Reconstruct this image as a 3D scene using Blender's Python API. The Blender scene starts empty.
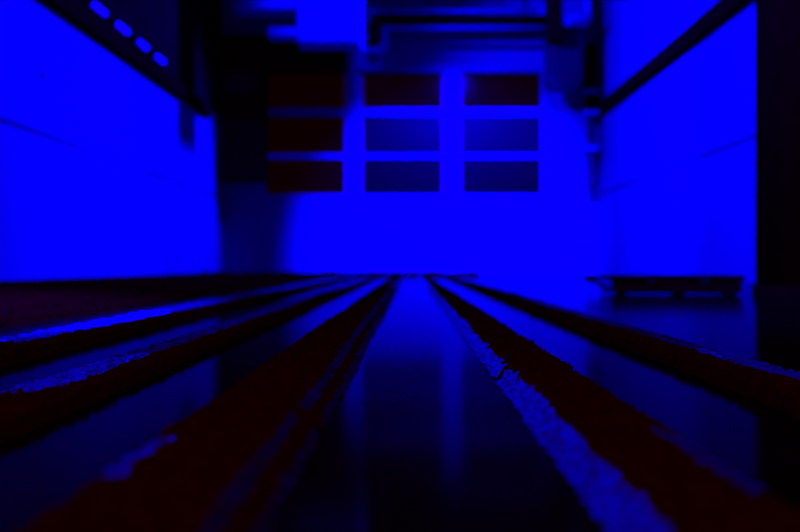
import bpy, bmesh, math, random
from mathutils import Vector, Matrix, noise

random.seed(7)
scene = bpy.context.scene
C = scene.collection
EYE = 0.15                      # the lens sits 15 cm above the floor
F = 1000.0                      # focal length in pixels at 800 px width

# ------------------------------------------------------------------ camera
cam_data = bpy.data.cameras.new('camera')
cam_data.sensor_width = 36.0
cam_data.lens = F / 800.0 * 36.0
cam_data.shift_x = -10.0 / 800.0
cam_data.shift_y = -1.0 / 800.0
cam_data.clip_start = 0.02
cam_data.dof.use_dof = True
cam_data.dof.focus_distance = 1.45
cam_data.dof.aperture_fstop = 3.4
cam = bpy.data.objects.new('camera', cam_data)
C.objects.link(cam)
cam.location = (0, 0, EYE)
cam.rotation_euler = (math.pi / 2, 0, 0)
scene.camera = cam

# ------------------------------------------------------------------ world, exposure
world = bpy.data.worlds.new('world')
scene.world = world
world.use_nodes = True
bgn = world.node_tree.nodes['Background']
bgn.inputs[0].default_value = (1.0, 0.0, 0.0, 1)     # faint red ambient light added to tint the blacks
bgn.inputs[1].default_value = 0.042
vs = scene.view_settings
vs.view_transform = 'Standard'
vs.look = 'None'
vs.exposure = 0.0
vs.gamma = 1.0
vs.use_curve_mapping = False

# added spotlights, unseen above the view: (position, aimed at, watts, cone degrees, blend)
BLUE = (0.0005, 0.0, 1.0)
SPOTS = [
    ((1.4, 7.6, 4.2), (-2.91, 7.6, 0.5), 6500, 78, 0.5),
    ((1.2, 13.4, 4.2), (-2.91, 12.0, 0.5), 8500, 74, 0.4),
    ((-1.4, 8.0, 4.2), (2.94, 9.2, 1.9), 8500, 88, 0.5),
    ((-1.4, 10.6, 4.2), (2.94, 13.4, 2.0), 6500, 80, 0.5),
    ((1.0, 9.0, 4.2), (0.70, 15.5, 0.68), 30000, 41, 0.45),  # cone edge set to leave the left of the end wall in shade
    ((1.4, 3.0, 4.2), (-2.91, 3.0, 1.1), 40000, 60, 0.5),  # added to brighten the batten side facing the left wall
    ((-0.3, 10.4, 4.25), (-1.1, 13.0, 3.72), 1700, 35, 0.5),  # accent added to brighten the pale duct
    ((-1.4, 3.2, 4.2), (2.94, 3.2, 1.0), 5000, 64, 0.5),  # added to brighten the outer bevel of the right batten
]

# ------------------------------------------------------------------ helpers
def link(o, parent=None):
    C.objects.link(o)
    if parent is not None:
        o.parent = parent
    return o

def tag(o, label=None, cat=None, group=None, kind=None):
    if label: o['label'] = label
    if cat: o['category'] = cat
    if group: o['group'] = group
    if kind: o['kind'] = kind
    return o

def empty(name, loc=(0, 0, 0), rz=0.0):
    o = bpy.data.objects.new(name, None)
    o.empty_display_size = 0.1
    o.location = loc
    o.rotation_euler = (0, 0, rz)
    return link(o)

def obj(name, bm, mat, parent=None, smooth=False):
    me = bpy.data.meshes.new(name)
    bmesh.ops.recalc_face_normals(bm, faces=bm.faces)
    bm.to_mesh(me)
    bm.free()
    for m in (mat if isinstance(mat, (list, tuple)) else [mat]):
        me.materials.append(m)
    if smooth:
        for p in me.polygons: p.use_smooth = True
    return link(bpy.data.objects.new(name, me), parent)

def add_box(bm, x0, x1, y0, y1, z0, z1, bevel=0.0, seg=2):
    r = bmesh.ops.create_cube(bm, size=1.0)
    vs_ = r['verts']
    bmesh.ops.scale(bm, vec=(x1 - x0, y1 - y0, z1 - z0), verts=vs_)
    bmesh.ops.translate(bm, vec=((x0 + x1) / 2, (y0 + y1) / 2, (z0 + z1) / 2), verts=vs_)
    if bevel > 0:
        es = list({e for v in vs_ for e in v.link_edges})
        bmesh.ops.bevel(bm, geom=es, offset=bevel, segments=seg, affect='EDGES', profile=0.5)
    return bm

def box(*a, **k):
    return add_box(bmesh.new(), *a, **k)

def add_tube(bm, pts, r, n=14, cap=True):
    pts = [Vector(p) for p in pts]
    rings = []
    up = Vector((0, 0, 1))
    prev = None
    for i, p in enumerate(pts):
        if i == 0: t = pts[1] - p
        elif i == len(pts) - 1: t = p - pts[i - 1]
        else: t = (pts[i + 1] - p).normalized() + (p - pts[i - 1]).normalized()
        t.normalize()
        if prev is None:
            a = up if abs(t.z) < 0.9 else Vector((1, 0, 0))
            u = t.cross(a).normalized()
        else:
            u = (prev - t * prev.dot(t)).normalized()
        prev = u
        v = t.cross(u)
        rr = r[i] if isinstance(r, (list, tuple)) else r
        rings.append([bm.verts.new(p + (u * math.cos(2 * math.pi * k / n) + v * math.sin(2 * math.pi * k / n)) * rr) for k in range(n)])
    for a, b in zip(rings, rings[1:]):
        for k in range(n):
            bm.faces.new((a[k], a[(k + 1) % n], b[(k + 1) % n], b[k]))
    if cap:
        bm.faces.new(rings[0][::-1])
        bm.faces.new(rings[-1])
    return bm

def tube(*a, **k):
    return add_tube(bmesh.new(), *a, **k)

def bend(a, b, c, rad, n=6):
    """points from a to c rounding the corner b"""
    a, b, c = Vector(a), Vector(b), Vector(c)
    p = b + (a - b).normalized() * rad
    q = b + (c - b).normalized() * rad
    out = [a]
    for i in range(n + 1):
        t = i / n
        out.append(p * (1 - t) ** 2 + b * 2 * t * (1 - t) + q * t * t)
    out.append(c)
    return out

def X(px, Y): return (px - 410.0) * Y / F          # photo column to metres at depth Y
def Z(py, Y): return EYE + (265.0 - py) * Y / F    # photo row to height at depth Y

# ------------------------------------------------------------------ materials
def mat(name, base, rough=0.7, spec=0.3, var=0.0, scale=6.0, bump=0.0, bscale=60.0, metal=0.0, base2=None, contrast=(0.35, 0.65), stretch=None):
    m = bpy.data.materials.new(name)
    m.use_nodes = True
    nt = m.node_tree
    b = nt.nodes['Principled BSDF']
    b.inputs['Base Color'].default_value = (*base, 1)
    b.inputs['Roughness'].default_value = rough
    b.inputs['Specular IOR Level'].default_value = spec
    b.inputs['Metallic'].default_value = metal
    tc = nt.nodes.new('ShaderNodeTexCoord')
    src = tc.outputs['Object']
    if stretch:
        mp = nt.nodes.new('ShaderNodeMapping')
        mp.inputs['Scale'].default_value = stretch
        nt.links.new(src, mp.inputs['Vector'])
        src = mp.outputs['Vector']
    if base2 is None and var > 0:
        base2 = tuple(min(1, c * (1 - var)) for c in base)
    if base2 is not None:
        n = nt.nodes.new('ShaderNodeTexNoise')
        n.inputs['Scale'].default_value = scale
        n.inputs['Detail'].default_value = 4
        nt.links.new(src, n.inputs['Vector'])
        r = nt.nodes.new('ShaderNodeValToRGB')
        r.color_ramp.elements[0].position = contrast[0]
        r.color_ramp.elements[1].position = contrast[1]
        r.color_ramp.elements[0].color = (*base2, 1)
        r.color_ramp.elements[1].color = (*base, 1)
        nt.links.new(n.outputs['Fac'], r.inputs['Fac'])
        nt.links.new(r.outputs['Color'], b.inputs['Base Color'])
    if bump > 0:
        n2 = nt.nodes.new('ShaderNodeTexNoise')
        n2.inputs['Scale'].default_value = bscale
        n2.inputs['Detail'].default_value = 3
        nt.links.new(src, n2.inputs['Vector'])
        bp = nt.nodes.new('ShaderNodeBump')
        bp.inputs['Strength'].default_value = bump
        bp.inputs['Distance'].default_value = 0.01
        nt.links.new(n2.outputs['Fac'], bp.inputs['Height'])
        nt.links.new(bp.outputs['Normal'], b.inputs['Normal'])
    return m

M = {}
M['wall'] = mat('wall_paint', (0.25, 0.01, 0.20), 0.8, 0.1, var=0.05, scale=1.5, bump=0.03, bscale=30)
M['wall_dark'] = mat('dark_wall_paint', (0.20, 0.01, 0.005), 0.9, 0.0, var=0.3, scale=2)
M['ceiling'] = mat('ceiling_paint', (0.20, 0.02, 0.008), 0.9, 0.0, var=0.3, scale=2)
M['floor'] = mat('polished_floor', (0.10, 0.003, 0.002), 0.10, 0.5, var=0.4, scale=9)
M['floor'].node_tree.nodes['Principled BSDF'].inputs['IOR'].default_value = 1.016
M['beam'] = mat('dark_beam', (0.30, 0.02, 0.002), 0.9, 0.0, var=0.3, scale=8)
M['black'] = mat('black_coating', (0.35, 0.02, 0.003), 0.85, 0.0, var=0.3, scale=10)
M['batten'] = mat('rough_dark_batten', (0.45, 0.02, 0.0007), 0.95, 0.0, var=0.4, scale=90)
M['glint'] = mat('painted_glint', (0.12, 0.02, 0.80), 0.7, 0.2, base2=(0.2, 0.02, 0.06), scale=260, contrast=(0.40, 0.52))  # pale speckle paints bright reflections onto the batten side and bevels
M['sheen'] = mat('painted_sheen', (0.10, 0.02, 0.13), 0.7, 0.2, base2=(0.25, 0.02, 0.02), scale=300, contrast=(0.38, 0.55))  # paints the fainter reflections on batten lips and far bevels into the colour
M['pipe'] = mat('pale_pipe_paint', (0.15, 0.01, 0.32), 0.6, 0.2, var=0.15, scale=4)
M['dim'] = mat('grey_duct_metal', (0.15, 0.02, 0.03), 0.6, 0.2, var=0.3, scale=4)
M['conduit'] = mat('conduit_paint', (0.15, 0.01, 0.13), 0.7, 0.2, var=0.15, scale=4)
M['frame'] = mat('window_frame_paint', (0.25, 0.01, 0.22), 0.6, 0.2, var=0.08, scale=5)
M['case'] = mat('case_fabric', (0.30, 0.02, 0.004), 0.9, 0.05, var=0.3, scale=60, bump=0.2, bscale=300)
M['rubber'] = mat('black_rubber', (0.2, 0.02, 0.02), 0.8, 0.1, var=0.3, scale=40)

def glass(name, see, base, rough):
    m = bpy.data.materials.new(name)
    m.use_nodes = True
    nt = m.node_tree
    b = nt.nodes['Principled BSDF']
    b.inputs['Base Color'].default_value = (*base, 1)
    b.inputs['Roughness'].default_value = rough
    b.inputs['Specular IOR Level'].default_value = 0.02 if rough < 0.2 else 0.05
    tr = nt.nodes.new('ShaderNodeBsdfTransparent')
    tr.inputs['Color'].default_value = (0.38, 0.38, 0.38, 1)
    mx = nt.nodes.new('ShaderNodeMixShader')
    n = nt.nodes.new('ShaderNodeTexNoise')
    n.inputs['Scale'].default_value = 1.3
    tc = nt.nodes.new('ShaderNodeTexCoord')
    nt.links.new(tc.outputs['Object'], n.inputs['Vector'])
    mr = nt.nodes.new('ShaderNodeMapRange')
    mr.inputs['To Min'].default_value = 1 - see - 0.1
    mr.inputs['To Max'].default_value = 1 - see + 0.1
    nt.links.new(n.outputs['Fac'], mr.inputs['Value'])
    nt.links.new(mr.outputs['Result'], mx.inputs['Fac'])
    nt.links.new(tr.outputs[0], mx.inputs[1])
    nt.links.new(b.outputs[0], mx.inputs[2])
    nt.links.new(mx.outputs[0], nt.nodes['Material Output'].inputs['Surface'])
    return m
M['glass_clear'] = glass('dark_clear_glass', 0.8, (0.05, 0.01, 0.005), 0.1)
M['glass_frost'] = glass('frosted_glass', 0.3, (0.05, 0.01, 0.010), 0.35)
M['glass_low'] = glass('dim_frosted_glass', 0.3, (0.05, 0.01, 0.003), 0.4)

def emit(name, col, s):
    m = bpy.data.materials.new(name)
    m.use_nodes = True
    b = m.node_tree.nodes['Principled BSDF']
    b.inputs['Base Color'].default_value = (0.2, 0.05, 0.8, 1)
    b.inputs['Emission Color'].default_value = (*col, 1)
    b.inputs['Emission Strength'].default_value = s
    return m
M['tube_glow'] = emit('lit_blue_tube', (0.01, 0, 1.0), 0.5)
M['lens_glow'] = emit('lit_blue_lens', (0.01, 0, 1.0), 4.0)

# ------------------------------------------------------------------ the room
WL, WR, WB, CEIL = -2.914, 2.945, 15.5, 4.4
Y0 = -1.5
def struct(name, bm, m, label, cat, parent=None):
    o = obj(name, bm, m, parent)
    tag(o, label, cat, kind='structure')
    return o

struct('floor', box(WL - 0.2, WR + 0.2, Y0, WB + 0.2, -0.1, 0.0), M['floor'], 'dark glossy floor mirroring the blue lit walls', 'floor')
struct('ceiling', box(WL - 0.2, WR + 0.2, Y0, WB + 0.2, CEIL, CEIL + 0.1), M['ceiling'], 'dark ceiling high above the hall', 'ceiling')
BEAM_L = (2.23, 2.40)
BEAM_R = (2.42, 2.60)
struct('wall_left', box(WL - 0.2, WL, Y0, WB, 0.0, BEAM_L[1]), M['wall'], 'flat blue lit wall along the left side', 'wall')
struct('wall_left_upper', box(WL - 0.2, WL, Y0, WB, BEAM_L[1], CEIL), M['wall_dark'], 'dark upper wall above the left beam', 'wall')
struct('wall_right', box(WR, WR + 0.2, Y0, WB, 0.0, CEIL), M['wall'], 'flat blue lit wall along the right side', 'wall')

# window columns and rows of the end wall
COLS = [(-2.2475, -1.0075), (-0.744, 0.5115), (0.79, 2.046)]
ROWS = [(2.591, 3.15), (1.886, 2.444), (1.235, 1.785)]
bm = bmesh.new()
ZB, ZT = ROWS[2][0], ROWS[0][1]
add_box(bm, WL - 0.2, WR + 0.2, WB, WB + 0.3, 0, ZB)
add_box(bm, WL - 0.2, WR + 0.2, WB, WB + 0.3, ZT, CEIL)
edges = [WL - 0.2] + [e for c in COLS for e in c] + [WR + 0.2]
for i in range(0, len(edges), 2):
    add_box(bm, edges[i], edges[i + 1], WB, WB + 0.3, ZB, ZT)
struct('wall_back', bm, M['wall'], 'blue lit end wall with three columns of windows', 'wall')
for i, (x0, x1) in enumerate(COLS):
    bm = bmesh.new()
    for a in ((x0, x0 + 0.012, ZB, ZT), (x1 - 0.012, x1, ZB, ZT), (x0 + 0.012, x1 - 0.012, ZB, ZB + 0.012), (x0 + 0.012, x1 - 0.012, ZT - 0.012, ZT)):
        add_box(bm, a[0], a[1], WB + 0.03, WB + 0.09, a[2], a[3])
    where = ('left window of the end wall with three black panes', 'middle window of the end wall under the dark pipe', 'right window of the end wall beside the grey duct box')[i]
    w = struct('window_%d' % (i + 1), bm, M['frame'], where, 'window')
    for (za, zb) in ((ROWS[1][1], ROWS[0][0]), (ROWS[2][1], ROWS[1][0])):
        obj('transom', box(x0, x1, WB + 0.0, WB + 0.1, za + 0.01, zb - 0.01, bevel=0.012), M['frame'], w)
    for j, (z0, z1) in enumerate(ROWS):
        g = M['glass_clear'] if (j == 0 or i == 0) else (M['glass_frost'] if j == 1 else M['glass_low'])
        obj('pane', box(x0 + 0.02, x1 - 0.02, WB + 0.055, WB + 0.065, z0 - 0.02, z1 + 0.02), g, w)

struct('trim_1', box(WL, WL + 0.10, Y0, 14.2, *BEAM_L, bevel=0.01), M['beam'], 'dark beam running along the left wall under the lamps', 'beam')
struct('trim_2', box(WR - 0.10, WR, Y0, 15.46, *BEAM_R, bevel=0.01), M['beam'], 'dark beam running along the right wall', 'beam')

# ------------------------------------------------------------------ rough battens lying on the floor
def batten(name, prof, y0, y1, label, seed, glint=(0, 0), far=False, amp=0.0035, group='rough battens laid along the floor'):
    """prof: list of (x, z, material slot of the band that starts here); runs from y0 to y1 along the hall"""
    pts = []
    for (xa, za, s), (xb, zb, _) in zip(prof, prof[1:]):
        n = max(2, int(math.hypot(xb - xa, zb - za) / 0.008))
        for k in range(n):
            t = k / n
            pts.append((xa + (xb - xa) * t, za + (zb - za) * t, s))
    pts.append((prof[-1][0], prof[-1][1], 0))
    ys = [y0]
    while ys[-1] < y1:
        ys.append(ys[-1] + max(0.003, 0.005 * ys[-1]))
    ys[-1] = y1
    cx = sum(p[0] for p in prof) / len(prof)
    rng = random.Random(seed)
    bm = bmesh.new()
    rings = []
    for y in ys:
        ring = []
        wob = 0.004 * noise.noise(Vector((seed * 3.1, y * 1.3, 0.5)))
        for k, (x, z, s) in enumerate(pts):
            a = amp * min(2.2, 0.5 + 0.35 * y)
            q = Vector((x * 190, y * 190 / max(1, y * 0.8), z * 190 + seed * 17))
            rr = Vector((rng.uniform(-1, 1), 0, rng.uniform(-1, 1)))
            d = noise.noise_vector(q) * a + noise.noise_vector(q * 0.33) * a * 0.9 + rr * a * 1.1
            zz = z + d.z * (1 if z > 0.002 else 0)
            ring.append(bm.verts.new((x - cx + d.x + wob, y - y0, max(zz, 0.0))))
        rings.append(ring)
    for a, b in zip(rings, rings[1:]):
        for k in range(len(pts) - 1):
            f = bm.faces.new((a[k], b[k], b[k + 1], a[k + 1]))
            sl = pts[k][2]
            if sl == 3:                       # outer bevel: painted reflection, bright in its range, faint farther on, dark before
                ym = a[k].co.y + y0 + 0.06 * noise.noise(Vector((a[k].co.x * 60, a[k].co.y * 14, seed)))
                sl = 1 if glint[0] < ym < glint[1] else (2 if ym >= glint[1] and far else 0)
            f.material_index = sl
        f = bm.faces.new((a[0], a[-1], b[-1], b[0]))
    bm.faces.new(rings[0])
    bm.faces.new(rings[-1][::-1])
    o = obj(name, bm, [M['batten'], M['glint'], M['sheen']])
    o.location = (cx, y0, 0)
    tag(o, label, 'batten', group)
    return o

def simple(xi, xo, t, bw=0.02, inner=0):
    """profile from the side facing the middle (xi) over the top to the gentle outer bevel (bw wide)"""
    s = 1 if xo > xi else -1
    return [(xi, 0, inner), (xi + s * 0.006, t, 0), (xo, t, 3), (xo + s * bw, t - 0.007, 0), (xo + s * (bw + 0.004), 0, 0)]

# right of the middle aisle
pR1 = [(0.113, 0, 1), (0.130, 0.018, 0), (0.194, 0.018, 3), (0.218, 0.011, 0), (0.221, 0, 0)]
batten('floor_batten', pR1, 0.2, 1.285, 'near rough dark batten with a painted highlight on its side, right of the middle aisle', 1, (0.62, 0.80))
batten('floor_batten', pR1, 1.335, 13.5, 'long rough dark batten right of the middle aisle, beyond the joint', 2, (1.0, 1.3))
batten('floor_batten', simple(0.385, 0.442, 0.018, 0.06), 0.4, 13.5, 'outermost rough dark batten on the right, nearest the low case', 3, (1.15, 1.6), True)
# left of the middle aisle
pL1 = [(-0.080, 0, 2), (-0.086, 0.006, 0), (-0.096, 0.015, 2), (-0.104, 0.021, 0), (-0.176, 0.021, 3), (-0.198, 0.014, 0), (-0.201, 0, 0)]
batten('floor_batten', pL1, 0.2, 0.88, 'near rough dark batten with two faint painted highlight lines, left of the middle aisle', 4, (0.60, 0.75))
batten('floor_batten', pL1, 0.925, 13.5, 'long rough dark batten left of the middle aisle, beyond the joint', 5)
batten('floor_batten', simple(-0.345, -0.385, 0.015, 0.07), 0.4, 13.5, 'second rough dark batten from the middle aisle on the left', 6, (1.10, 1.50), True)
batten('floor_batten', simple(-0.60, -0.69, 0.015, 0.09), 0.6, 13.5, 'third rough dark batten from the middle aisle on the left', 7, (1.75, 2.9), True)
x = -0.98
names = ['fourth', 'fifth', 'sixth', 'seventh', 'eighth', 'ninth', 'tenth']
for i in range(7):
    last = i == 6
    t = 0.034 if last else 0.016 + 0.003 * (i % 3)
    batten('floor_batten', simple(x, x - 0.13, t), 1.2 + i * 0.4, 13.5,
           ('outermost rough dark batten on the left, against the left wall' if last else
            names[i] + ' rough dark batten from the middle aisle on the left'), 8 + i)
    x -= 0.285
# one more batten lying across the far ends
bm = bmesh.new()
prev = None
rings = []
for k in range(260):
    xx = -2.85 + 3.8 * k / 259
    ring = []
    for (yy, zz) in ((13.56, 0), (13.565, 0.046), (13.64, 0.05), (13.66, 0)):
        d = noise.noise_vector(Vector((xx * 9, yy * 40, zz * 60))) * 0.028
        ring.append(bm.verts.new((xx, yy + d.y * 0.4, max(0, zz + d.z) if zz else 0)))
    rings.append(ring)
for a, b in zip(rings, rings[1:]):
    for k in range(4):
        bm.faces.new((a[k], b[k], b[(k + 1) % 4], a[(k + 1) % 4]))
bm.faces.new(rings[0]); bm.faces.new(rings[-1][::-1])
o = obj('cross_batten', bm, M['batten'])
tag(o, 'rough dark batten lying across the far ends of the others', 'batten')

# ------------------------------------------------------------------ low case on the right
case = empty('low_case', (1.36, 5.15, 0), math.radians(-8))
tag(case, 'low black case with a strap, on the glossy floor by the right wall', 'case')
body = obj('body', box(-0.31, 0.31, -0.16, 0.16, 0.008, 0.066, bevel=0.012, seg=3), M['case'], case)
lid = obj('lid', box(-0.325, 0.325, -0.17, 0.17, 0.066, 0.098, bevel=0.011, seg=3), M['case'], case)
for sx in (-0.13, 0.13):
    obj('clasp', box(sx - 0.02, sx + 0.02, -0.178, -0.168, 0.052, 0.082, bevel=0.003), M['rubber'], lid)
for sx in (-0.27, 0.02, 0.27):
    for sy in (-0.12, 0.12):
        obj('foot', tube([(sx, sy, 0.0), (sx, sy, 0.008)], 0.018, 12), M['rubber'], case)
pts = [(-0.31, -0.02, 0.086), (-0.38, -0.02, 0.089), (-0.44, -0.02, 0.088), (-0.452, -0.02, 0.080), (-0.43, -0.02, 0.071), (-0.39, -0.02, 0.060), (-0.365, -0.02, 0.040), (-0.345, -0.02, 0.024), (-0.305, -0.02, 0.024)]
obj('strap', tube(pts, 0.011, 10), M['rubber'], case, smooth=True)

# ------------------------------------------------------------------ round column on the right
col = empty('round_column', (2.0, 5.0, 0))
tag(col, 'thick dark round column at the right edge of the view', 'column')
obj('shaft', tube([(0, 0, 0.0), (0, 0, CEIL)], 0.26, 48), M['black'], col, smooth=True)
bm = bmesh.new()
add_tube(bm, [(0, 0, 0.0), (0, 0, 0.05)], 0.275, 48)
obj('base_ring', bm, M['black'], col)

# ------------------------------------------------------------------ wall conduits
def conduit(xw, s, z, label):
    r = empty('wall_conduit', (xw, 4.0, z))
    tag(r, label, 'conduit')
    obj('tube', tube([(s * 0.013, 0, 0), (s * 0.013, 11.3, 0)], 0.008, 10), M['conduit'], r, smooth=True)
    for k in range(6):
        y = 0.6 + k * 2.0
        obj('clip', box(0 if s > 0 else -0.028, 0.028 if s > 0 else 0, y - 0.012, y + 0.012, -0.016, 0.016, bevel=0.003), M['conduit'], r)
conduit(WL, 1, EYE + -WL / 2.8, 'thin conduit running along the left wall below the beam')
conduit(WR, -1, EYE + WR / 2.67, 'thin conduit running along the right wall below the beam')
hk = empty('wall_hook', (WL, 7.9, Z(75, 7.9)))
tag(hk, 'small dark hook on the left wall under the beam', 'hook')
obj('plate', box(0, 0.012, -0.02, 0.02, -0.03, 0.03, bevel=0.003), M['conduit'], hk)
obj('peg', tube([(0.012, 0, -0.01), (0.04, 0, -0.01), (0.05, 0, 0.012)], 0.007, 8), M['conduit'], hk)

# ------------------------------------------------------------------ lamps above the left beam
for k in range(9):
    y = 11.32 - 0.735 * k
    r = empty('tube_lamp', (WL, y, 2.49))
    nth = ['farthest', 'second farthest', 'third farthest', 'fourth farthest'][k] if k < 4 else None
    tag(r, ('%s short lit blue tube lamp above the left beam' % nth) if nth else ['fifth', 'sixth', 'seventh', 'eighth', 'ninth'][k - 4] + ' lit blue tube lamp from the far end of the left beam', 'lamp', 'tube lamps above the left beam')
    obj('backplate', box(0, 0.03, -0.25, 0.25, -0.06, 0.06, bevel=0.006), M['black'], r)
    obj('tube', tube([(0.065, -0.21, 0), (0.065, 0.21, 0)], 0.027, 12), M['tube_glow'], r, smooth=True)
    for s in (-1, 1):
        obj('end_cap', tube([(0.065, s * 0.21, 0), (0.065, s * 0.245, 0)], 0.031, 12), M['black'], r)

# ------------------------------------------------------------------ ducts and pipes at the far end
DY = 15.0
d = empty('ceiling_duct', (-1.85, DY, 0))
tag(d, 'dark duct hanging across the upper left of the end wall', 'duct')
obj('horizontal_section', box(WL + 1.85 + 0.01, X(345, DY) + 1.85, -0.2, 0.3, Z(71, DY), Z(38, DY), bevel=0.02), M['black'], d)
obj('drop_section', box(X(225, DY) + 1.85, X(266, DY) + 1.85, -0.15, 0.25, Z(182, DY), Z(71, DY), bevel=0.02), M['black'], d)
obj('flange', box(X(223, DY) + 1.85, X(268, DY) + 1.85, -0.17, 0.27, Z(76, DY), Z(71, DY), bevel=0.008), M['black'], d)

d = empty('white_duct', (-0.9, 13.0, 0))
tag(d, 'bright pale duct at the ceiling beside the dark pipe', 'duct')
obj('box_section', box(X(297, 13.0) + 0.9, X(361, 13.0) + 0.9, 0, 0.5, Z(42, 13.0), 4.36, bevel=0.015), M['pipe'], d)
obj('side_section', box(X(232, 13.0) + 0.9, X(297, 13.0) + 0.9, 0.05, 0.45, Z(8, 13.0), 4.3, bevel=0.015), M['pipe'], d)
obj('flange', box(X(268, 13.0) + 0.9, X(297, 13.0) + 0.9, 0.0, 0.3, Z(36, 13.0), Z(27, 13.0), bevel=0.01), M['pipe'], d)

YP = 14.8
p = empty('dark_pipe', (0, YP, 0))
tag(p, 'thick dark pipe with an elbow, high on the end wall', 'pipe')
zc = Z(20, YP)
obj('run', tube([(X(380, YP) , 0, zc), (X(550, YP), 0, zc)], 0.075, 20), M['black'], p, smooth=True)
obj('elbow', tube(bend((X(382, YP), 0, zc), (X(374, YP), 0, zc), (X(374, YP), 0, Z(45, YP)), 0.1), 0.078, 20), M['black'], p, smooth=True)
obj('end_collar', tube([(X(548, YP), 0, zc), (X(560, YP), 0, zc)], 0.13, 20), M['black'], p)
for px in (430, 500):
    obj('hanger', box(X(px, YP) - 0.015, X(px, YP) + 0.015, -0.01, 0.01, zc + 0.06, CEIL), M['black'], p)
p = empty('thin_pipe', (0, YP - 0.1, 0))
tag(p, 'pale thin straight pipe above the thick dark pipe', 'pipe')
obj('run', tube([(X(364, YP - 0.1), 0, Z(11, YP - 0.1)), (X(540, YP - 0.1), 0, Z(11, YP - 0.1))], 0.034, 12), M['pipe'], p, smooth=True)
obj('end_collar', tube([(X(538, YP - 0.1), 0, Z(11, YP - 0.1)), (X(542, YP - 0.1), 0, Z(11, YP - 0.1))], 0.045, 12), M['pipe'], p)
p = empty('thin_pipe', (0, YP - 0.1, 0))
tag(p, 'pale thin bent pipe stepping down under the thick dark pipe', 'pipe')
yb = YP - 0.1
seq = bend((X(545, yb), 0, Z(28, yb)), (X(385, yb), 0, Z(28, yb)), (X(385, yb), 0, Z(40, yb)), 0.06)
seq += bend((X(385, yb), 0, Z(42, yb)), (X(385, yb), 0, Z(50, yb)), (X(362, yb), 0, Z(50, yb)), 0.06)
obj('run', tube(seq, 0.034, 12), M['pipe'], p, smooth=True)
obj('end_collar', tube([(X(364, yb), 0, Z(50, yb)), (X(360, yb), 0, Z(50, yb))], 0.045, 12), M['pipe'], p)

p = empty('junction_box', (0, 14.3, 0))
tag(p, 'dark junction box above the dim duct, near the right wall', 'box')
obj('body', box(X(548, 14.3), X(563, 14.3), 0, 0.3, Z(40, 14.3), 4.3, bevel=0.02), M['black'], p)
obj('cover', box(X(550, 14.3), X(561, 14.3), -0.02, 0.0, Z(36, 14.3), Z(8, 14.3), bevel=0.005), M['black'], p)
p = empty('pale_bracket', (0, 14.4, 0))
tag(p, 'pale angled bracket between the junction box and the right wall', 'bracket')
bm = tube(bend((X(567, 14.4), 0, Z(26, 14.4)), (X(570, 14.4), 0, Z(18, 14.4)), (X(592, 14.4), 0, Z(18, 14.4)), 0.07), 0.06, 10)
obj('arm', bm, M['pipe'], p, smooth=True)
obj('post', tube([(X(588, 14.4), 0, Z(18, 14.4)), (X(588, 14.4), 0, 4.38)], 0.05, 10), M['pipe'], p, smooth=True)
p = empty('grey_duct', (0, 14.6, 0))
tag(p, 'dim grey duct box in the upper right corner of the end wall', 'duct')
obj('body', box(X(548, 14.6), X(582, 14.6), 0, 0.45, Z(84, 14.6), Z(28, 14.6), bevel=0.02), M['dim'], p)
obj('bottom_lip', box(X(551, 14.6), X(579, 14.6), 0.03, 0.42, Z(88, 14.6), Z(84, 14.6), bevel=0.008), M['dim'], p)

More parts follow.
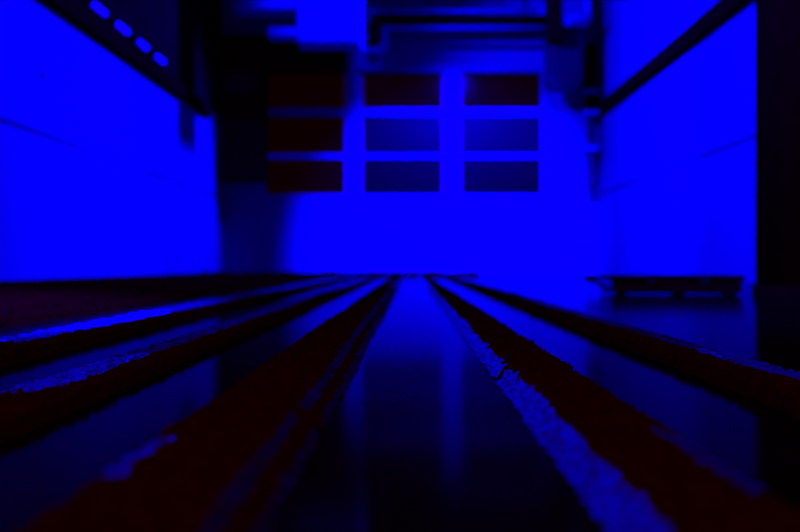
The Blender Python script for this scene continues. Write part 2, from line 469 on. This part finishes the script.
p = empty('wall_pipe', (X(591, 15.2), 15.2, 0))
tag(p, 'dark vertical pipe in the corner by the right wall, in clamped lengths', 'pipe')
for (ya, yb_, r, m) in ((44, 88, 0.085, 'black'), (96, 112, 0.10, 'beam'), (114, 146, 0.07, 'dim'), (151, 191, 0.085, 'dim')):
    obj('length', tube([(0, 0, Z(yb_, 15.2)), (0, 0, Z(ya, 15.2))], r, 16), M[m], p, smooth=False)
for yy in (92, 113, 148.5):
    obj('clamp', box(-0.11, 0.11, -0.09, 0.2, Z(yy, 15.2) - 0.035, Z(yy, 15.2) + 0.035, bevel=0.008), M['pipe'], p)
for (px, py, lab) in ((583, 212, 'small wall socket on the end wall below the corner pipe'), (590, 256, 'small wall socket near the floor at the end wall corner')):
    s = empty('wall_socket', (X(px, WB), WB, Z(py, WB)))
    tag(s, lab, 'socket', 'wall sockets')
    obj('plate', box(-0.05, 0.05, -0.012, 0, -0.05, 0.05, bevel=0.004), M['conduit'], s)
    obj('insert', box(-0.028, 0.028, -0.016, -0.012, -0.028, 0.028, bevel=0.002), M['dim'], s)

# ------------------------------------------------------------------ added track and spotlights, unseen above the view
tr = obj('added_track', box(-1.9, 2.1, 7.2, 7.24, 4.36, 4.40), M['black'])
tag(tr, 'added unseen lamp track across the ceiling above the view', 'track')
for k, (pos, aim, watts, cone, blend) in enumerate(SPOTS):
    pos, aim = Vector(pos), Vector(aim)
    dirv = (aim - pos).normalized()
    rot = dirv.to_track_quat('-Z', 'Y')
    fx = empty('added_spotlight', pos)
    fx.rotation_mode = 'QUATERNION'
    fx.rotation_quaternion = rot
    which = ['left wall, middle one', 'left wall, farther one', 'right wall, nearer one', 'right wall, farther one', 'end wall', 'left wall, nearest the camera', 'pale ceiling duct', 'right wall, nearest the camera'][k]
    tag(fx, 'added unseen spot lamp aimed at the ' + which, 'added_spotlight', 'added spotlights above the view')
    bm = bmesh.new()
    add_tube(bm, [(0, 0, 0.03), (0, 0, 0.20)], 0.06, 20)
    obj('added_spot_housing', bm, M['black'], fx, smooth=False)
    obj('added_spot_stem', tube([(0, 0, 0.12), tuple(rot.inverted() @ Vector((0, 0, 0.19)))], 0.012, 8), M['black'], fx)
    ld = bpy.data.lights.new('spot_beam', 'SPOT')
    ld.color = BLUE
    ld.energy = watts
    ld.spot_size = math.radians(cone)
    ld.spot_blend = blend
    ld.shadow_soft_size = 0.12
    lo = bpy.data.objects.new('spot_beam', ld)
    link(lo, fx)
